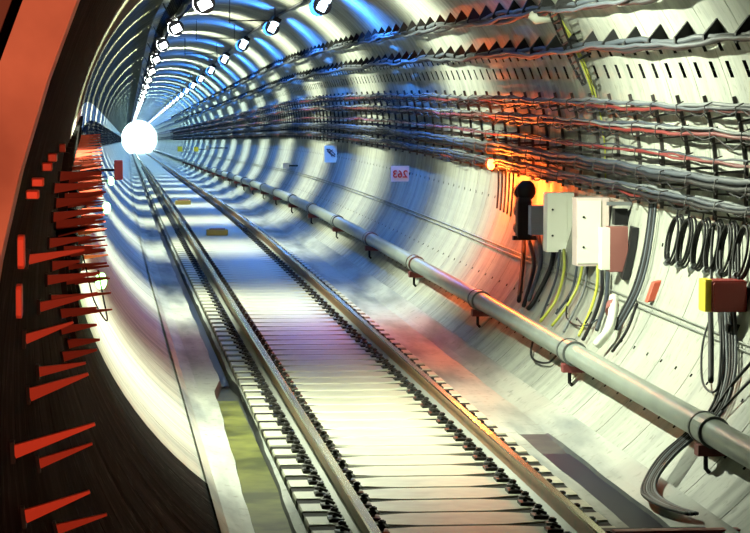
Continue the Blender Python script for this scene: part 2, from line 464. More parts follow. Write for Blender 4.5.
# ------------------------------------------------------------ lamps
def lamp(name, x, z, s, lab, grp, w, col, glass, length, rr=.11, baffle=0):
    o = S(x, z, s); t = thing(name, o, lab, 'lamp', grp)
    d = Vector((x, 0, z - ZC)).normalized(); tt = Vector((d.z, 0, -d.x))
    mb = MB(); mb.rbox(o + d * .03, tt * rr, Vector((0, length / 2, 0)), d * .05, ch=.1)
    top = R - math.hypot(x, z - ZC)
    for q in (-1, 1): mb.tube([o + d * .05 + Vector((0, q * length * .35, 0)), o + d * (top + .01) + Vector((0, q * length * .35, 0))], .015, 6)
    mb.build('housing', M_BLKP, t)
    mb = MB(); mb.rbox(o - d * .055, tt * (rr * .9), Vector((0, length / 2 - .03, 0)), d * .035, ch=.15); mb.build('diffuser', glass, t)
    if baffle:
        q = o - d * .16
        for sg in (-1, 1):  # discs added at both lamp ends to narrow the light into bands
            mb = MB(); ring = []
            for yy in (baffle, baffle + .008):
                ring.append([q + Vector((0, sg * yy, 0)) + tt * (BR * math.cos(2 * PI * j / 20)) + d * (BR * math.sin(2 * PI * j / 20)) for j in range(20)])
            mb.loft(ring); mb.build('added_baffle', M_BLKP, t)
        mb = MB(); mb.rbox(q + Vector((0, -baffle - .03, 0)) - d * .02, tt * (rr * .8), Vector((0, .018, 0)), d * .07, ch=.2); mb.build('end_glass', glass, t)
    light('lamp_light', 'POINT', o - d * .16, col, w, t, .05)
    return t
BR = .15
LW = 2600
WARM = (.92, 1.0, .76); COOL = (.045, .25, 1.0); CYAN = (.5, .85, 1.0)
s = 24.5; i = 0
while s < END:
    col = WARM if i < 4 else tuple(WARM[k] * max(0, 1 - (i - 3) * .12) + CYAN[k] * min(1, (i - 3) * .12) for k in range(3))
    lamp('tunnel_lamp', -1.08, ZC + 2.1, s, 'white bulkhead lamp under the toothed cable run left of the crown', 'white lamps left of the crown', LW * (1.35 if i == 0 else 1), col, M_LAMP, .18, baffle=.155 if i == 0 else .105)
    s += (14, 14.5, 13.3)[min(i, 2)]; i += 1
s = 31.5; i = 0
while s < END:
    lamp('tube_lamp', 1.18, ZC + 2.25, s, 'long bluish tube lamp hanging high on the right of the vault', 'bluish tube lamps right of the crown', 40 if i == 0 else 760, COOL, M_LAMPC, 1.3, rr=.09, baffle=.42)
    s += 13.5; i += 1
o = S(-1.1, 3.75, 1.2)
t = thing('lantern', o, 'orange lantern hanging in the dark hall before the tunnel mouth', 'lamp')
mb = MB(); mb.ball(o, .08); mb.build('globe', M_ORGL, t, smooth=True)
mb = MB(); mb.tube([o + Vector((0, 0, .07)), (o.x, o.y, 6.0)], .012, 6); mb.build('rod', M_BLKP, t)
mb = MB(); ax = Vector((-math.sin(math.radians(22)), math.cos(math.radians(22)), -.10)).normalized()
mb.tube([o - ax * .05, o + ax * .02, o + ax * .16], [.09, .11, .15], 16, caps=False); mb.build('hood', M_BLKP, t)
sl = light('lamp_light', 'SPOT', o + ax * .12, (1, .32, .16), 900, t, .06, spot_size=math.radians(44), spot_blend=.5)
sl.rotation_mode = 'QUATERNION'; sl.rotation_quaternion = ax.to_track_quat('-Z', 'Y')

# ------------------------------------------------------------ cables
def steps(s0, s1):
    out = []; s = s0
    while s < s1:
        out.append(s); s += .35 if s < 50 else (1.4 if s < 120 else 6)
    out.append(s1); return out
def run(name, ang, r, rad, m, label, group=None, s0=6.0, s1=END - 1, wob=.02, sag=.012, cat='cable', k=6, parent=None):
    ph = [random.uniform(0, 6.28) for _ in range(4)]
    mb = MB(); pts = []
    for s in steps(s0, s1):
        w = wob * (.5 * math.sin(s * .9 + ph[0]) + .35 * math.sin(s * 2.3 + ph[1]))
        w2 = wob * (.5 * math.sin(s * .7 + ph[2]) + .3 * math.sin(s * 3.1 + ph[3]))
        sg = sag * (1 - math.cos(2 * PI * (s - 14.35) / 1.1)) / 2
        p = P(r + w2 * .6, ang, s); p.z += w - sg; pts.append(p)
    mb.tube(pts, rad, k)
    o = mb.build(name, m, parent, smooth=True)
    if parent is None: tag(o, label, cat, group)
    return o
LEV = [(15.6, 'top'), (11.0, 'second'), (5.6, 'third'), (1.6, 'fourth'), (-2.6, 'lowest')]
C = [(0, .0, .030, M_CABW), (0, -.05, .028, M_CAB), (0, .07, .026, M_CAB), (0, .12, .028, M_BLACK), (-.055, .02, .022, M_CABR), (-.055, .09, .022, M_CABR)]
def level(ang, lab, spec):
    for dz, dr, rad, m in spec:
        kind = {'pale grey cable sheath': 'pale grey', 'blue grey cable sheath': 'blue grey', 'black rubber': 'black', 'dark red cable sheath': 'dark red'}[m.name]
        run('cable', ang + math.degrees(dz / R), 2.53 + dr, rad, m, '%s cable on the %s tier of the right wall rack' % (kind, lab), '%s cables on the %s tier of the right rack' % (kind, lab))
level(LEV[0][0], 'top', [(.02, 0, .018, M_CABW), (.015, -.05, .014, M_CAB), (-.03, -.02, .018, M_CABR), (-.025, .07, .014, M_BLACK)])
level(LEV[1][0], 'second', [(.015, 0, .017, M_CAB), (.02, -.05, .013, M_CABW), (-.03, -.03, .018, M_CABR), (-.03, .06, .016, M_BLACK)])
level(LEV[2][0], 'third', [(.0, -.04, .012, M_CABR), (-.015, .03, .010, M_CABR), (.005, .08, .010, M_CAB)])
level(LEV[3][0], 'fourth', [(.03, -.03, .028, M_CAB), (.03, .05, .020, M_CABW), (-.02, -.05, .022, M_BLACK), (-.04, .03, .026, M_BLACK), (-.05, -.03, .018, M_BLACK), (-.01, .12, .024, M_BLACK)])
level(LEV[4][0], 'lowest', [(.02, -.02, .020, M_CAB), (.028, .05, .016, M_CABW), (-.02, -.05, .018, M_BLACK), (-.028, .04, .020, M_BLACK), (-.045, -.01, .016, M_CABR)])

for ang, lab in ((15.0, 'top'), (10.4, 'second'), (1.0, 'fourth'), (-3.2, 'lowest')):
    run('wire', ang, 2.50, .008, M_BLACK, 'thin slack black wire draped below the %s tier of the right rack' % lab, wob=.05, sag=.07, cat='wire', k=5)
for ang, nm, n in ((28.2, 'lower', 3), (38.6, 'upper', 3)):
    for i in range(n):
        m = [M_CAB, M_BLACK, M_CAB][i]
        run('cable', ang + [0.3, -.5, .2][i], 2.60 - .04 * i, [.026, .03, .02][i], m, '%s cable of the %s toothed run high on the right wall' % (['thin blue grey', 'thick black', 'slim innermost'][i], nm), s0=6, wob=.035)
for i in range(3):
    run('cable', 112 + 1.2 * i, 2.50 - .05 * i, .04, M_BLACK, 'black cable bundled in the toothed run left of the crown', 'black cables left of the crown', s0=6, wob=.03)
for i in range(2):
    run('conduit', -24.7 - i * 1.05, 2.695, .009, M_FOOT, '%s of the twin thin conduits along the right wall above the big pipe' % ('upper' if i == 0 else 'lower'), wob=0, sag=0, cat='conduit')
run('conduit', 62.6, 2.66, .03, M_BLKP, 'dark conduit feeding the bluish tube lamps on the vault', wob=0, sag=0, cat='conduit')
for i, a in enumerate((176.8, 178.4, 180.2, 182, 183.8, 185.6, 187.6, 189.4)):  # cables added to darken the wall behind the red arms
    run('cable', a, 2.665, .034, M_BLACKM, 'black cable added to darken the left wall behind the red arms', 'black cables added behind the left wall brackets', wob=.02, s0=19)

# ------------------------------------------------------------ racks on the right wall
def Q(r, deg, y=0):
    a = math.radians(deg); return Vector((r * math.cos(a), y, ZC + r * math.sin(a)))
def post_part():
    mb = MB(); rings = []
    for i in range(9):
        a = 16.4 - i * 22.4 / 8
        rings.append([Q(R - .005, a, -.012), Q(R - .005, a, .012), Q(R - .035, a, .012), Q(R - .035, a, -.012)])
    mb.loft(rings); return mb
def arm_part(ang, mb=None):
    mb = mb or MB()
    a = ang - 1.9
    rings = []
    for r, h in ((R - .03, .03), (R - .15, .02), (R - .27, .012)):
        rings.append([Q(r, a, -.012) - Vector((0, 0, h)), Q(r, a, .012) - Vector((0, 0, h)), Q(r, a, .012), Q(r, a, -.012)])
    mb.loft(rings)
    mb.tube([Q(R - .27, a), Q(R - .285, a + .8), Q(R - .27, ang + .6), Q(R - .2, ang + .9)], .006, 5)
    return mb
RL = 'dark steel cable rack bracket with five arms on the right wall'
rp = thing('cable_rack', Vector((0, 0, 0)), RL, 'rack', 'cable rack brackets on the right wall')
post_part().build('post', M_POST, rp)
for a, _ in LEV: arm_part(a).build('arm', M_POST, rp)
rp.location = S(0, 0, 14.35)
allr = post_part()
for a, _ in LEV: arm_part(a, allr)
far = None
for i in range(1, 240):
    s = 14.35 + 1.1 * i
    if s < 52: copytree(rp, S(0, 0, s))
    elif far is None:
        far = allr.build('cable_rack', M_POST); far.location = S(0, 0, s); tag(far, 'small distant cable rack bracket on the right wall', 'rack', 'distant rack brackets on the right wall')
    else:
        c = far.copy(); c.location = S(0, 0, s); COL.objects.link(c)

# toothed brackets of the high cable runs
def tooth(ang, sz, inner, d=1):
    mb = MB(); y = .03
    A = Q(R, ang + d * sz * 22); B = Q(inner, ang + d * .8); Cc = Q(R, ang - d * 1.0); D = Q(inner - .03, ang - d * .8)
    mb.hexa([A + Vector((0, -y, 0)), A + Vector((0, y, 0)), B + Vector((0, y, 0)), B + Vector((0, -y, 0)), Cc + Vector((0, -y, 0)), Cc + Vector((0, y, 0)), D + Vector((0, y, 0)), D + Vector((0, -y, 0))])
    return mb
for ang, sz, inner, d, lab, grp, n in ((28.2, .10, 2.56, 1, 'black triangular bracket of the lower toothed cable run on the right wall', 'teeth of the lower high run', 90),
                                    (38.6, .10, 2.56, 1, 'black triangular bracket of the upper toothed cable run on the right wall', 'teeth of the upper high run', 90),
                                    (113.0, .30, 2.34, -1, 'black triangular bracket of the cable run left of the crown', 'teeth left of the crown', 90)):
    o = tooth(ang, sz, inner, d).build('cable_bracket', M_BLKP); s = 15.0; o.location = S(0, 0, s); tag(o, lab, 'bracket', grp)
    for i in range(1, n):
        c = o.copy(); c.location = S(0, 0, s + i * 1.1); COL.objects.link(c)
    mb = MB()
    for i in range(n, n + 120):
        q = tooth(ang, sz, inner, d); b0 = len(mb.v); oo = S(0, 0, s + i * 1.1)
        mb.v += [v + oo for v in q.v]; mb.f += [tuple(j + b0 for j in f) for f in q.f]; mb.m += q.m
    tag(mb.build('cable_bracket', M_BLKP), 'distant small teeth continuing the ' + {28.2: 'lower toothed run on the right wall', 38.6: 'upper toothed run on the right wall', 113.0: 'toothed run left of the crown'}[ang], 'brackets', kind='stuff')

# ------------------------------------------------------------ red bracket arms on the left wall
LGRP = 'red bracket arms on the dark left wall'
LB = [((51, 217), (91, 210)), ((54, 225), (100, 217)), ((47, 243), (88, 237)), ((25, 259), (81, 249)), ((50, 266), (78, 261)), ((45, 280), (98, 273)),
      ((37, 307), (95, 293)), ((59, 314), (95, 308)), ((22, 339), (70, 322)), ((59, 330), (95, 325)), ((61, 357), (95, 350)), ((36, 372), (83, 363)),
      ((26, 395), (85, 374)), ((10, 452), (91, 424)), ((36, 464), (89, 444)), ((21, 517), (86, 492)), ((54, 530), (104, 515)),
      ((54, 203), (95, 198)), ((52, 188), (96, 184)), ((58, 176), (100, 173)), ((56, 232), (96, 226)), ((49, 300), (84, 295)), ((66, 344), (98, 340)), ((57, 251), (92, 247))]
def redarm(a, s, ln, up, h=.02, w=.012):
    "tapered arm: root on the wall, tip lifted"
    root = Q(R - .01, a); inw = Vector((1, 0, 0)); up_ = Vector((0, 0, 1))
    d = (inw * math.cos(up) + up_ * math.sin(up)); n = Vector((-d.z, 0, d.x))
    mb = MB(); rings = []
    for t, hh in ((0, h), (.5, h * .62), (1, h * .22)):
        p = root + d * (ln * t)
        rings.append([p - n * hh + Vector((0, -w, 0)), p - n * hh + Vector((0, w, 0)), p + n * hh + Vector((0, w, 0)), p + n * hh + Vector((0, -w, 0))])
    mb.loft(rings); return mb
def plate(a):
    mb = MB(); rings = []
    for da in (-.6, .6): rings.append([Q(R + .01, a + da, -.03), Q(R + .01, a + da, .03), Q(R - .012, a + da, .03), Q(R - .012, a + da, -.03)])
    mb.loft(rings); return mb
for (r0, r1) in LB:
    a, s = onwall(*r0)
    x0, z0 = at(*r0, s); x1, z1 = at(*r1, s)
    ln = math.hypot(x1 - x0, z1 - z0); up = math.atan2(z1 - z0, x1 - x0)
    o = thing('cable_bracket', S(0, 0, s), 'bright red tapered bracket arm on the dark left wall near the tunnel mouth', 'bracket', LGRP)
    k = 2800 / s
    m1 = redarm(a, 0, ln, up, h=min(.03, 6.5 / k * (1.0 if ln * k > 60 else .75)))
    m1.v = [v + o.location for v in m1.v]; m1.build('arm', M_RED, o)
    m2 = plate(a); m2.v = [v + o.location for v in m2.v]; m2.build('wall_plate', M_BLKP, o)
for px, py in ((22, 192), (29, 180), (40, 165), (46, 156), (58, 147), (12, 250), (11, 300)):
    a, s = onwall(px, py); p = P(R - .02, a, s); k = 2800 / s
    mb = MB(); mb.rbox(p, (.008 if py > 200 else .014, 0, 0), (0, .05, 0), (0, 0, 16 / k if py > 200 else 4 / k), ch=.2)
    tag(mb.build('wall_socket', M_RED), 'small red socket on the dark left wall above the bracket arms', 'socket', 'red sockets on the left wall')
# regular brackets further along
LANG = (175.5, 179, 182.5, 186, 190)
lp = thing('bracket_rack', Vector((0, 0, 0)), 'upright post with five red arms on the left wall further along', 'rack', 'red armed posts on the left wall')
def lpost():
    mb = MB(); rings = []
    for i in range(9):
        a = 170 + i * 24 / 8
        rings.append([Q(R - .005, a, -.02), Q(R - .005, a, .02), Q(R - .04, a, .02), Q(R - .04, a, -.02)])
    mb.loft(rings); return mb
lpost().build('post', M_BLKP, lp)
for a in LANG:
    m1 = redarm(a, 0, .27, .10, h=.019); m1.build('arm', M_RED, lp)
lp.location = S(0, 0, 16.3)
lm = lpost(); lm.m = [1] * len(lm.m)
for a in LANG:
    q = redarm(a, 0, .27, .10, h=.019); n = len(lm.v); lm.v += q.v; lm.f += [tuple(i + n for i in f) for f in q.f]; lm.m += [0] * len(q.f)
far = None; s = 16.3
for i in range(1, 90):
    s += 1.3
    if s > 35: break
    if s < 49: copytree(lp, S(0, 0, s))
    elif far is None:
        far = lm.build('bracket_rack', [M_RED, M_BLKP]); far.location = S(0, 0, s); tag(far, 'small distant post of red arms on the left wall', 'rack', 'distant armed posts on the left wall')
    else:
        c = far.copy(); c.location = S(0, 0, s); COL.objects.link(c)

# ------------------------------------------------------------ big pipe
def runpts(r, ang, s0, s1):
    return [P(r, ang, s) for s in steps(s0, s1)]
pt = thing('water_pipe', P(2.5, -40.6, 15), 'long grey green pipe running low along the right wall', 'pipe')
mb = MB(); pp = [P(2.5, -40.6, 7 + i * 2.0) for i in range(0, int((END - 8) / 2))]; mb.tube(pp, .098, 20); mb.build('pipe_run', M_PIPE, pt, smooth=True)
cs = [13.6, 19.75, 25.6, 31.9, 38.4] + [38.4 + 6.4 * i for i in range(1, 24)]
for s in cs:
    mb = MB(); A = P(2.5, -40.6, s - .13); B = P(2.5, -40.6, s + .13)
    mb.tube([A, B], .112, 20); cp = mb.build('coupling', M_PIPE, pt, smooth=False)
    for q in (-.17, .17):
        mb = MB(); mb.tube([P(2.5, -40.6, s + q - .02), P(2.5, -40.6, s + q + .02)], .119, 20)
        subpart(mb, 'band', M_BAND, cp, pt)
    o = P(2.62, -43.6, s)
    t = thing('pipe_bracket', o, 'dark red bracket carrying the big pipe on the right wall', 'bracket', 'brackets under the big pipe')
    mb = MB(); c = P(2.5, -40.6, s); w = P(R, -45.5, s)
    mb.rbox(Vector((c.x + .02, s, c.z - .145)), (.11, 0, 0), (0, .07, 0), (0, 0, .04)); mb.build('saddle', M_BRK, t)
    mb = MB(); mb.tube([Vector((c.x - .02, s, c.z - .17)), Vector((c.x - .02, s, w.z + .03)), w], .018, 6); mb.build('stay', M_BLKP, t)

# ------------------------------------------------------------ equipment on the right wall
def wbox(name, px0, py0, px1, py1, s, depth, m, parent=None, ch=.03, grow=0):
    x0, z1 = at(px0, py0, s); x1, z0 = at(px1, py1, s)
    c = S((x0 + x1) / 2, (z0 + z1) / 2, s + depth / 2)
    mb = MB(); mb.rbox(c, ((x1 - x0) / 2 + grow, 0, 0), (0, depth / 2, 0), (0, 0, (z1 - z0) / 2 + grow), ch=ch)
    return mb, c, (x0, x1, z0, z1)
def proj(pts, r):
    out = []
    for px, py in pts:
        r_ = r - .09 * max(0, min(1, (py - 425) / 35)); a, s = onwall(px, py, r_); p = P(r_, a, s)
        d = ray(px, py); sf = (CAM.z + .10) / -d.z * d.y if d.z < 0 else 1e9
        if s < 30 and sf < s: p = CAM + d * (sf / d.y)
        out.append(p)
    return out
def smooth(pts, n=6):
    out = []
    P_ = [pts[0]] + list(pts) + [pts[-1]]
    for i in range(1, len(P_) - 2):
        for j in range(n):
            t = j / n; a, b, c, d = P_[i - 1], P_[i], P_[i + 1], P_[i + 2]
            out.append(.5 * ((2 * b) + (c - a) * t + (2 * a - 5 * b + 4 * c - d) * t * t + (3 * b - a - 3 * c + d) * t ** 3))
    out.append(pts[-1]); return out
def hang(pts, rpx, m, label, r=2.67, group=None, name='cable', cat='cable', k=6, parent=None):
    q = smooth(proj(pts, r)); rad = rpx * q[len(q) // 2].y / F
    mb = MB(); mb.tube(q, rad, k); o = mb.build(name, m, parent, smooth=True)
    if parent is None: tag(o, label, cat, group)
    return o
# signal
s = 31.8
x0, z0 = at(524, 238, s); o = S(x0, z0, s)
sig = thing('signal', o, 'black signal head on the right wall in front of the red glow', 'signal')
mb, c, _ = wbox('b', 518, 198, 532, 240, s, .22, M_BLACK, ch=.2); mb.build('housing', M_BLACK, sig)
xh, zh = at(527.5, 191, s); hc = S(xh, zh, s + .1)
mb = MB(); mb.ball(hc, .115, .09, .125); mb.build('lamp_head', M_BLACK, sig, smooth=True)
mb = MB()
for dz in (-.02, -.24, -.44):
    q = S(xh - .03, zh + dz, s + .2); mb.tube([q, q + Vector((0, .16, 0))], .085, 12)
mb.build('hood', M_BLACK, sig)
mb = MB(); q = S(xh - .03, zh - .02, s + .37); mb.tube([q, q + Vector((0, .02, 0))], .07, 12); mb.build('lens', M_REDL, sig)
mb = MB(); xw, zw = at(521, 240, s); mb.rbox(S(xw + .12, zw + .02, s + .1), (.2, 0, 0), (0, .05, 0), (0, 0, .025)); mb.build('mount', M_BLKP, sig)
light('signal_light', 'POINT', S(xh + .02, zh - .02, s + .62), (1, .10, .012), 90, sig, .05)
bx, bz = CAM.x + 4.93, CAM.z - 1.02
o = S(bx, bz, 34.8); t = thing('warning_beacon', o, 'glowing orange red beacon under the rack just beyond the black signal', 'lamp')
mb = MB(); mb.ball(o, .05, .05, .07); mb.build('globe', M_REDL, t, smooth=True)
mb = MB(); mb.tube([o + Vector((.04, 0, 0)), S(math.sqrt(R * R - (bz - ZC) ** 2), bz, 34.8)], .03, 8); mb.build('base', M_BLKP, t)
light('lamp_light', 'POINT', o + Vector((-.22, -.05, -.05)), (1, .14, .012), 340, t, .06)
for i in range(5):
    hang([(498 + i * 4, 160), (498.5 + i * 3.6, 185), (497 + i * 3.4, 208 + i * 2)], 1.0, M_BLACK, 'short thin cable hanging on the wall inside the orange red glow', group='thin cables in the red glow', r=2.68)
# grey box, white boxes
def enclosure(name, rect, s, depth, m, lab, side=None, cat='box', extra=True):
    mb, c, (x0, x1, z0, z1) = wbox(name, *rect, s, depth, m)
    t = thing(name, S((x0 + x1) / 2, z0, s + depth / 2), lab, cat)
    mb.build('body', m, t)
    if extra:
        w = (x1 - x0); mb = MB(); mb.rbox(S(x0 + w * .38, (z0 + z1) / 2, s - .006), (w * .36, 0, 0), (0, .008, 0), (0, 0, (z1 - z0) * .46)); mb.build('cover', side or m, t)
        mb = MB()
        for f in (.28, .72):
            q = S(x0 + w * .2, z0 + (z1 - z0) * f, s - .012); mb.tube([q, q + Vector((0, -.015, 0))], .012, 8)
        mb.build('screw', M_BLKP, t)
    mb = MB(); zc = (z0 + z1) / 2; xw = math.sqrt(R * R - (zc - ZC) ** 2)
    mb.rbox(S((x1 + xw) / 2, zc, s + depth / 2), (max(.02, (xw - x1) / 2 + .03), 0, 0), (0, .05, 0), (0, 0, .05)); mb.build('mount', M_BLKP, t)
    return t
enclosure('relay_box', (531, 206, 547, 235), 31.2, .2, M_GREY, 'small dark grey box between the black signal and the white cabinets', extra=False)
enclosure('cabinet', (547, 193, 574, 252), 29.9, .25, M_WHTLIT, 'white wall cabinet next to the black signal, the left one of two', cat='cabinet')
enclosure('cabinet', (577, 198, 609, 266), 27.8, .28, M_PINK, 'white wall cabinet with pinkish side, to the right of the first', side=M_WHT, cat='cabinet')
tb = enclosure('terminal_box', (610, 227, 628, 272), 26.4, .2, M_BRN, 'small brown red box hanging at the right of the white cabinets', extra=False)
mb, c, _ = wbox('x', 602, 228, 610, 270, 26.4, .2, M_WHT); mb.build('pale_side', M_WHT, tb)
mb, c, _ = wbox('x', 608, 202, 632, 205.5, 26.8, .08, M_FOOT); tag(mb.build('shelf_bar', M_CABW), 'short pale bar above the brown red box', 'bar')
mb, c, _ = wbox('x', 615, 209, 628, 225, 26.9, .15, M_BLACK); tag(mb.build('junction_box', M_BLACK), 'small black block painting the dark gap just above the brown red box', 'box')  # black block standing in for the shade of a gap
# black slab following the ring, painting the shade of a gap
q = proj([(637, 228), (634, 250), (627, 280)], R - .03)
mb = MB(); mb.loft([[p + Vector((-.045, 0, 0)), p + Vector((.03, .5, 0)), p + Vector((.05, .5, 0)), p + Vector((.02, 0, 0))] for p in smooth(q)]); tag(mb.build('gap_shade', M_BLACK), 'black upright strip painting the dark gap right of the brown red box', 'strip')
# orange red tag
q = proj([(658, 281), (651, 301)], R - .02)
mb = MB(); ax = (q[1] - q[0]) * .5; mb.rbox((q[0] + q[1]) / 2, Vector((.045, 0, .012)), Vector((0, .06, 0)), ax, ch=.1); tag(mb.build('tag_box', M_ORG), 'small orange red box beside the twin conduits', 'box')
# dark red junction box with yellow end
s = 21.4
mb, c, (x0, x1, z0, z1) = wbox('x', 712, 281, 747, 312, s, .28, M_JRED, ch=.06)
t = thing('junction_box', S((x0 + x1) / 2, z0, s + .1), 'dark red junction box with a yellow end near the right edge', 'box')
mb.build('body', M_JRED, t)
mb, c, _ = wbox('x', 714, 283, 745, 310, s - .03, .03, M_JRED, ch=.1); mb.build('cover', M_JRED, t)
mb, c, _ = wbox('x', 705, 280, 713, 312, s + .02, .24, M_YEL, ch=.1); mb.build('end_cap', M_YEL, t)
mb, c, _ = wbox('x', 728, 325, 752, 332, s + .05, .1, M_BLKP); mb.build('mount', M_BLKP, t)
zc = (z0 + z1) / 2; xw = math.sqrt(R * R - (zc - ZC) ** 2)
mb = MB(); mb.rbox(S((x1 + xw) / 2, zc, s + .14), ((xw - x1) / 2 + .03, 0, 0), (0, .06, 0), (0, 0, .06)); mb.build('mount', M_BLKP, t)
# white floodlight high on the right with ladder and yellow cable
a, s = onwall(543, 17); s -= 1.0
x0, z0 = at(543, 17, s); o = S(x0, z0, s)
t = thing('floodlight', o, 'white floodlight on a black bracket high on the right wall', 'lamp')
ra = math.radians(a); dd = Vector((math.cos(ra), 0, math.sin(ra)))
mb = MB(); mb.tube([o + Vector((-.14, 0, .02)), o + Vector((-.08, 0, .0)), o + Vector((.08, 0, .03)), o + Vector((.15, 0, .02))], [.035, .075, .08, .05], 12); mb.build('head', M_WHT, t, smooth=True)
mb = MB(); mb.rbox(o + Vector((.2, .05, -.02)), (.09, 0, 0), (0, .03, 0), (0, 0, .05), ch=.1); mb.build('flap', M_BLKP, t)
mb = MB(); mb.tube([o, o + dd * .3 + Vector((0, .3, 0)), P(R, a, s + .6)], .02, 6); mb.build('bracket', M_BLKP, t)
pa = proj([(556, 8), (566, 34), (577, 60), (586, 83)], 2.56); pb = proj([(549, 12), (560, 38), (572, 64), (583, 85)], 2.56)
t = thing('ladder_bracket', pa[0], 'black slim ladder shaped bracket below the white floodlight', 'bracket')
mb = MB(); mb.tube(smooth(pa), .014, 6); mb.tube(smooth(pb), .014, 6); mb.build('rail', M_BLKP, t)
mb = MB()
for a_, b_ in zip(smooth(pa, 4), smooth(pb, 4)): mb.tube([a_, b_], .01, 5)
mb.build('rung', M_BLKP, t)
mb = MB(); 
for p in (pa[0], pa[2]): 
    rr = Vector((p.x, 0, p.z - ZC)).normalized(); mb.tube([p, Vector((p.x, p.y, p.z)) + rr * .17], .014, 6)
mb.build('stay', M_BLKP, t)
mb = MB(); mb.tube([P(2.70, a_, 28.45) for a_ in range(60, 14, -2)], .013, 6); tag(mb.build('cable', M_CABY, smooth=True), 'yellow cable following the ring beside the ladder bracket', 'cable')
mb = MB(); mb.tube([P(2.70, a_ * 1.0, 28.30 + .02 * math.sin(a_)) for a_ in range(34, -6, -2)], .009, 6); tag(mb.build('cable', M_CABY, smooth=True), 'thin yellow cable passing behind the rack below the ladder bracket', 'cable')

# drop cables below the cabinets
D = [([(524, 238), (523, 262), (519, 301)], 2.2, M_BLACK, 'black cable dropping straight from the signal'),
     ([(529, 240), (534, 266), (524, 306)], 2.2, M_BLACK, 'second black cable curving down from the signal'),
     ([(538, 235), (541, 262), (529, 300)], 2.2, M_CAB, 'blue grey cable dropping from the small dark grey box'),
     ([(554, 250), (550, 270), (534, 301), (528, 309)], 2.6, M_BLACK, 'thick black cable dropping from the left white cabinet'),
     ([(560, 250), (556, 278), (541, 318)], 1.3, M_CAB, 'slim grey cable left of the first yellow one'),
     ([(564, 250), (564, 272), (556, 300), (540, 322)], 1.6, M_CABY, 'yellow green cable below the left white cabinet'),
     ([(583, 264), (578, 286), (566, 308), (552, 326)], 1.5, M_CABY, 'yellow green cable below the right white cabinet'),
     ([(578, 262), (572, 290), (556, 314)], 1.4, M_CAB, 'blue grey cable below the right white cabinet'),
     ([(588, 265), (584, 290), (574, 312), (564, 332)], 1.4, M_CABW, 'pale cable below the right white cabinet'),
     ([(598, 266), (597, 288), (590, 312), (579, 336)], 1.7, M_CABY, 'yellow green cable left of the brown red box'),
     ([(602, 268), (602, 292), (594, 318), (583, 340)], 2.0, M_BLACK, 'black cable left of the brown red box'),
     ([(608, 272), (606, 300), (597, 330)], 2.2, M_CAB, 'blue grey cable under the brown red box'),
     ([(569, 296), (567, 318), (582, 326), (592, 312)], .9, M_BLACK, 'thin slack black loop between the yellow cables'),
     ([(577, 318), (585, 326), (597, 320)], .9, M_CAB, 'thin slack grey loop beside the white elbow pipe')]
for pts, w, m, lab in D: hang(pts, w, m, lab)
for i in range(4):
    hang([(657 - i * 2, 196), (653 - i * 2, 232), (647 - i * 2.2, 266), (637 - i * 2.2, 296), (618 - i * 2, 330)], 1.5, [M_CAB, M_BLACK, M_CAB, M_BLACK][i], 'dark cable of the bundle dropping from the rack right of the brown red box', group='bundle dropping right of the brown red box')
hang([(637, 304), (627, 330), (612, 352)], 1.8, M_BLACK, 'short black cable reaching the big pipe right of the bundle')
t = thing('elbow_pipe', proj([(606, 335)], 2.62)[0], 'short white pipe elbow with a brown clamp above the big pipe', 'pipe')
hang([(614, 298), (613, 315), (609, 330), (597, 345)], 5, M_WHT, '', r=2.60, parent=t, name='elbow', k=12)
for me_o in list(t.children): me_o.data.transform(Matrix.Identity(4))
q = proj([(613, 305), (612, 312)], 2.60); mb = MB(); mb.tube(q, .062, 12); mb.build('clamp', M_BRN, t)
hang([(536, 333), (531, 350), (534, 360), (548, 363), (558, 354)], 1.1, M_BLACK, 'thin black loop hanging below the big pipe')
hang([(545, 338), (546, 347), (556, 350), (562, 347)], 1.1, M_BLACK, 'small dark loop just below the big pipe')
# cables from the junction box
G = 'black cables falling from the dark red junction box'
for i in range(6):
    dx = (i - 2.5) * 2.6
    hang([(727 + dx * 1.2, 312), (729 + dx * 1.1, 345), (728 + dx, 378), (716 + dx, 412), (690 + dx, 436), (668 + dx, 456), (652 + dx * .8, 478), (650 + dx * 1.1, 494), (668 + dx, 506), (693 + dx * .7, 514)], 1.9, [M_BLACK, M_BLACK, M_CAB][i % 3], 'dark cable falling from the red junction box behind the big pipe to the floor', r=2.67, group=G)
hang([(711, 312), (711, 345), (711, 381)], 3.0, M_BLACK, 'short thick black cable end hanging left of the falling cables', r=2.6)
hang([(712, 312), (703, 345), (702, 378), (709, 391), (718, 387), (721, 350), (721, 314)], 1.3, M_BLACK, 'slack black loop left of the falling cables', r=2.63)
hang([(752, 362), (733, 384), (713, 412)], 1.8, M_BLACK, 'black cable slanting in from the right edge above the big pipe', r=2.66)
hang([(752, 380), (736, 396), (722, 410)], 1.4, M_BLACK, 'lower slanting black cable at the right edge', r=2.66)
for i in range(4):
    hang([(714 + i * 8, 226), (712 + i * 9, 250), (712 + i * 9, 282)], 1.8, M_BLACK, 'black lead rising from the dark red junction box to the rack', r=2.62, group='leads above the dark red junction box')
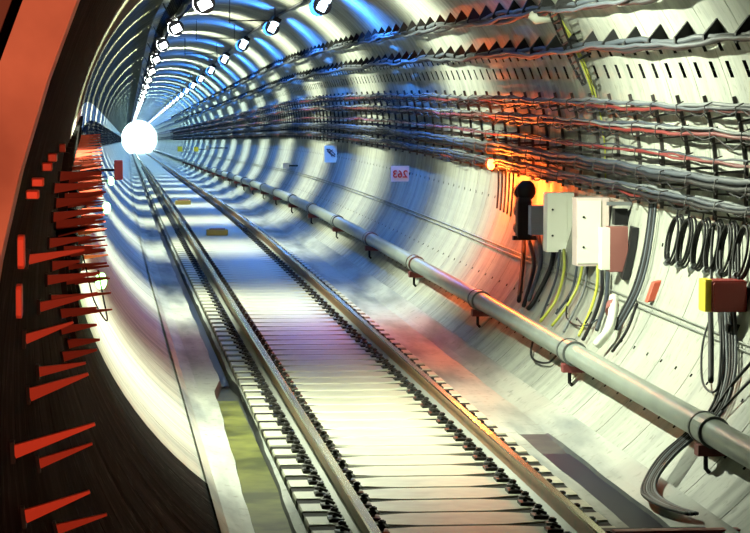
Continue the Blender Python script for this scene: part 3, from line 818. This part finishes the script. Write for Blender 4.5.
# hanging coils
for i, cx in enumerate((672, 684, 698, 711, 725, 741)):
    cy = 240 + i * 2.2
    a, s = onwall(cx, cy, 2.60); c = P(2.60, a, s)
    ra = math.radians(a)
    up = Vector((-math.sin(ra), 0, math.cos(ra)))
    mb = MB()
    for tturn in range(3):
        rad = .20 + .012 * tturn; off = random.uniform(-.02, .02)
        pts = [c + up * (rad * 1.0 * math.cos(2 * PI * j / 24) - .0) + Vector((.0, 1, 0)) * (rad * 1.05 * math.sin(2 * PI * j / 24) + off) + Vector((.02 * tturn, 0, 0)) for j in range(25)]
        mb.tube(pts, .011, 6, caps=False)
    top = c + up * .2
    lab = 'dark cable coil hanging under the right rack, ' + ['first next to the dropping bundle', 'second from the dropping bundle', 'third from the dropping bundle', 'third from the right edge', 'second from the right edge', 'nearest the right edge'][i]
    t = thing('cable_coil', c, lab, 'coil'); mb.build('turns', M_BLACK, t, smooth=True)
    mb = MB(); e = P(2.58, -4.0, s); mb.tube([top, top * .5 + e * .5 + Vector((.02, 0, 0)), e], .008, 5); mb.build('tail', M_BLACK, t)
    mb = MB(); mb.tube([c + up * -.19 + Vector((0, -.02, 0)), c + up * -.21 + Vector((0, .05, 0))], .03, 6); mb.build('tie', M_CABW, t)

# ------------------------------------------------------------ signs
def signplate(name, rect, s, m, lab, depth=.012):
    mb, c, (x0, x1, z0, z1) = wbox(name, *rect, s, depth, m, ch=0)
    t = thing(name, S((x0 + x1) / 2, z0, s), lab, 'sign'); mb.build('plate', m, t)
    zc = (z0 + z1) / 2; xw = math.sqrt(R * R - (zc - ZC) ** 2)
    mb = MB(); mb.rbox(S((x1 - .03 + xw + .02) / 2, zc, s + .03), (max(.03, (xw + .02 - x1 + .03) / 2), 0, 0), (0, .015, 0), (0, 0, .02)); mb.build('mount', M_BLKP, t)
    return t, (x0, x1, z0, z1)
t, (x0, x1, z0, z1) = signplate('number_sign', (391, 166, 409, 181.5), 45.8, M_SIGN, 'white square sign with red mirrored digits 263 on the right wall')
fc = bpy.data.curves.new('digits', 'FONT'); fc.body = '263'; fc.size = .17; fc.align_x = 'CENTER'; fc.align_y = 'CENTER'; fc.extrude = .004; fc.offset = .003
fo = bpy.data.objects.new('tmp', fc); COL.objects.link(fo)
bpy.context.view_layer.update()
me = bpy.data.meshes.new_from_object(fo.evaluated_get(bpy.context.evaluated_depsgraph_get())); bpy.data.objects.remove(fo)
cc = S((x0 + x1) / 2, (z0 + z1) / 2 - .01, 45.8 - .008)
for v in me.vertices:
    x, y, z = v.co; v.co = cc + Vector((-x, -z, y)) - t.location
me.materials.clear(); me.materials.append(M_SRED); me.flip_normals(); me.name = 'digits'
o = bpy.data.objects.new('digits', me); COL.objects.link(o); o.parent = t
t, (x0, x1, z0, z1) = signplate('notice_sign', (324.5, 145.5, 337, 162.5), 60.5, M_SIGNW, 'white upright sign with dark slanting strokes on the right wall')
mb = MB(); cx = (x0 + x1) / 2; cz = (z0 + z1) / 2 + .02
for dx, dz, l, an in ((0, 0, .12, -.75), (.03, .03, .09, -.75), (-.03, .0, .07, -.75), (.0, .04, .05, .7), (.05, -.05, .05, .3), (-.06, .08, .035, -.3)):
    c = S(cx + dx, cz + dz, 60.5 - .01); mb.rbox(c, (math.cos(an) * l, 0, math.sin(an) * l), (0, .004, 0), (-math.sin(an) * .008, 0, math.cos(an) * .008))
mb.build('strokes', M_SBLK, t)
signplate('number_sign', (283, 163, 289, 168.5), 72, M_SIGN, 'tiny pinkish sign on the right wall beyond the white upright sign')
signplate('marker_sign', (177.5, 146.5, 182.5, 151.5), 190, M_YEL, 'tiny yellow sign far down the right wall, the further of two')
signplate('marker_sign', (194, 147, 198.5, 151.5), 150, M_YEL, 'tiny yellow sign far down the right wall, the nearer of two')
signplate('marker_sign', (206, 146, 209.5, 150), 125, M_SIGN, 'tiny white sign right of the yellow ones')

# hanging frames under the crown
for s, x0, x1, zl, lab in ((57, 0.18, 1.10, 2.22, 'thin dark rectangular frame hanging under the crown, the nearest'), (70.5, -.1, .85, 2.25, 'thin dark rectangular frame hanging under the crown, the second'), (84, -.1, .85, 2.25, 'thin dark rectangular frame hanging under the crown, the farthest')):
    o = S((x0 + x1) / 2, ZC + zl, s); t = thing('hanging_frame', o, lab, 'frame')
    mb = MB(); mb.tube([S(x0 - .03, ZC + zl, s), S(x1 + .03, ZC + zl, s)], .014, 6); mb.build('crossbar', M_BLKP, t)
    for x in (x0, x1):
        mb = MB(); mb.tube([S(x, ZC + zl - .06, s), S(x, ZC + math.sqrt(R * R - x * x), s)], .009, 6); mb.build('hanger', M_BLKP, t)
# ------------------------------------------------------------ left wall lamps
for (px, py, s, rr, lab) in ((101, 281, 21.5, .045, 'small green glowing lamp at the left wall below the red arms, the nearest'), (106.5, 208, 33, .05, 'small green glowing lamp at the left wall beside the red arms, the middle one'), (111, 181, 44, .05, 'small green glowing lamp at the left wall, the farthest')):
    x, z = at(px, py, s); o = S(x, z, s); t = thing('marker_lamp', o, lab, 'lamp')
    mb = MB(); mb.ball(o, rr, rr, rr * 1.5); mb.build('globe', M_GRNL, t, smooth=True)
    xw = -math.sqrt(R * R - (z - ZC) ** 2)
    mb = MB(); mb.tube([o + Vector((-rr * .8, 0, 0)), S(xw, z, s)], .015, 6); mb.build('arm', M_BLKP, t)
    light('lamp_light', 'POINT', o + Vector((.02, -rr - .05, 0)), (.5, 1, .3), 6, t, .04)
s = 46; x, z = at(118.5, 170, s); o = S(x, z, s); t = thing('signal', o, 'small upright red signal beside the left wall near the bright end', 'signal')
mb = MB(); mb.rbox(o, (.07, 0, 0), (0, .06, 0), (0, 0, .16), ch=.15); mb.build('housing', M_RED, t)
mb = MB(); mb.tube([o, S(-math.sqrt(R * R - (z - ZC) ** 2), z, s)], .02, 6); mb.build('arm', M_BLKP, t)
w = [at(80, 244, 20), at(86, 268, 20), at(94, 300, 20), at(107, 321, 20), at(103, 296, 20), at(98, 270, 20)]
mb = MB(); mb.tube(smooth([S(x, z, 20) for x, z in w]), .006, 5); tag(mb.build('wire', M_BLACK, smooth=True), 'thin black slack wire looping below the nearest green lamp', 'wire')
# low beam across the near right corner
s = 18.2; o = S(1.4, -.1, s)
t = thing('cross_beam', o, 'low black beam with a red edge at the bottom right corner', 'beam')
mb = MB(); mb.rbox(S(1.30, -.165, s), (.46, 0, 0), (0, .25, 0), (0, 0, .045)); mb.build('beam', M_BLACK, t)
mb = MB(); mb.rbox(S(1.32, -.10, s - .1), (.42, 0, 0), (0, .05, 0), (0, 0, .02)); mb.build('edge_strip', M_JRED, t)

# ------------------------------------------------------------ world and view
W = bpy.data.worlds.new('world'); SC.world = W; W.use_nodes = True
W.node_tree.nodes['Background'].inputs[0].default_value = (.01, .02, .05, 1); W.node_tree.nodes['Background'].inputs[1].default_value = .2
SC.view_settings.view_transform = 'Standard'; SC.view_settings.look = 'None'; SC.view_settings.exposure = 0.0; SC.view_settings.gamma = 1.0
SC.view_settings.use_curve_mapping = False
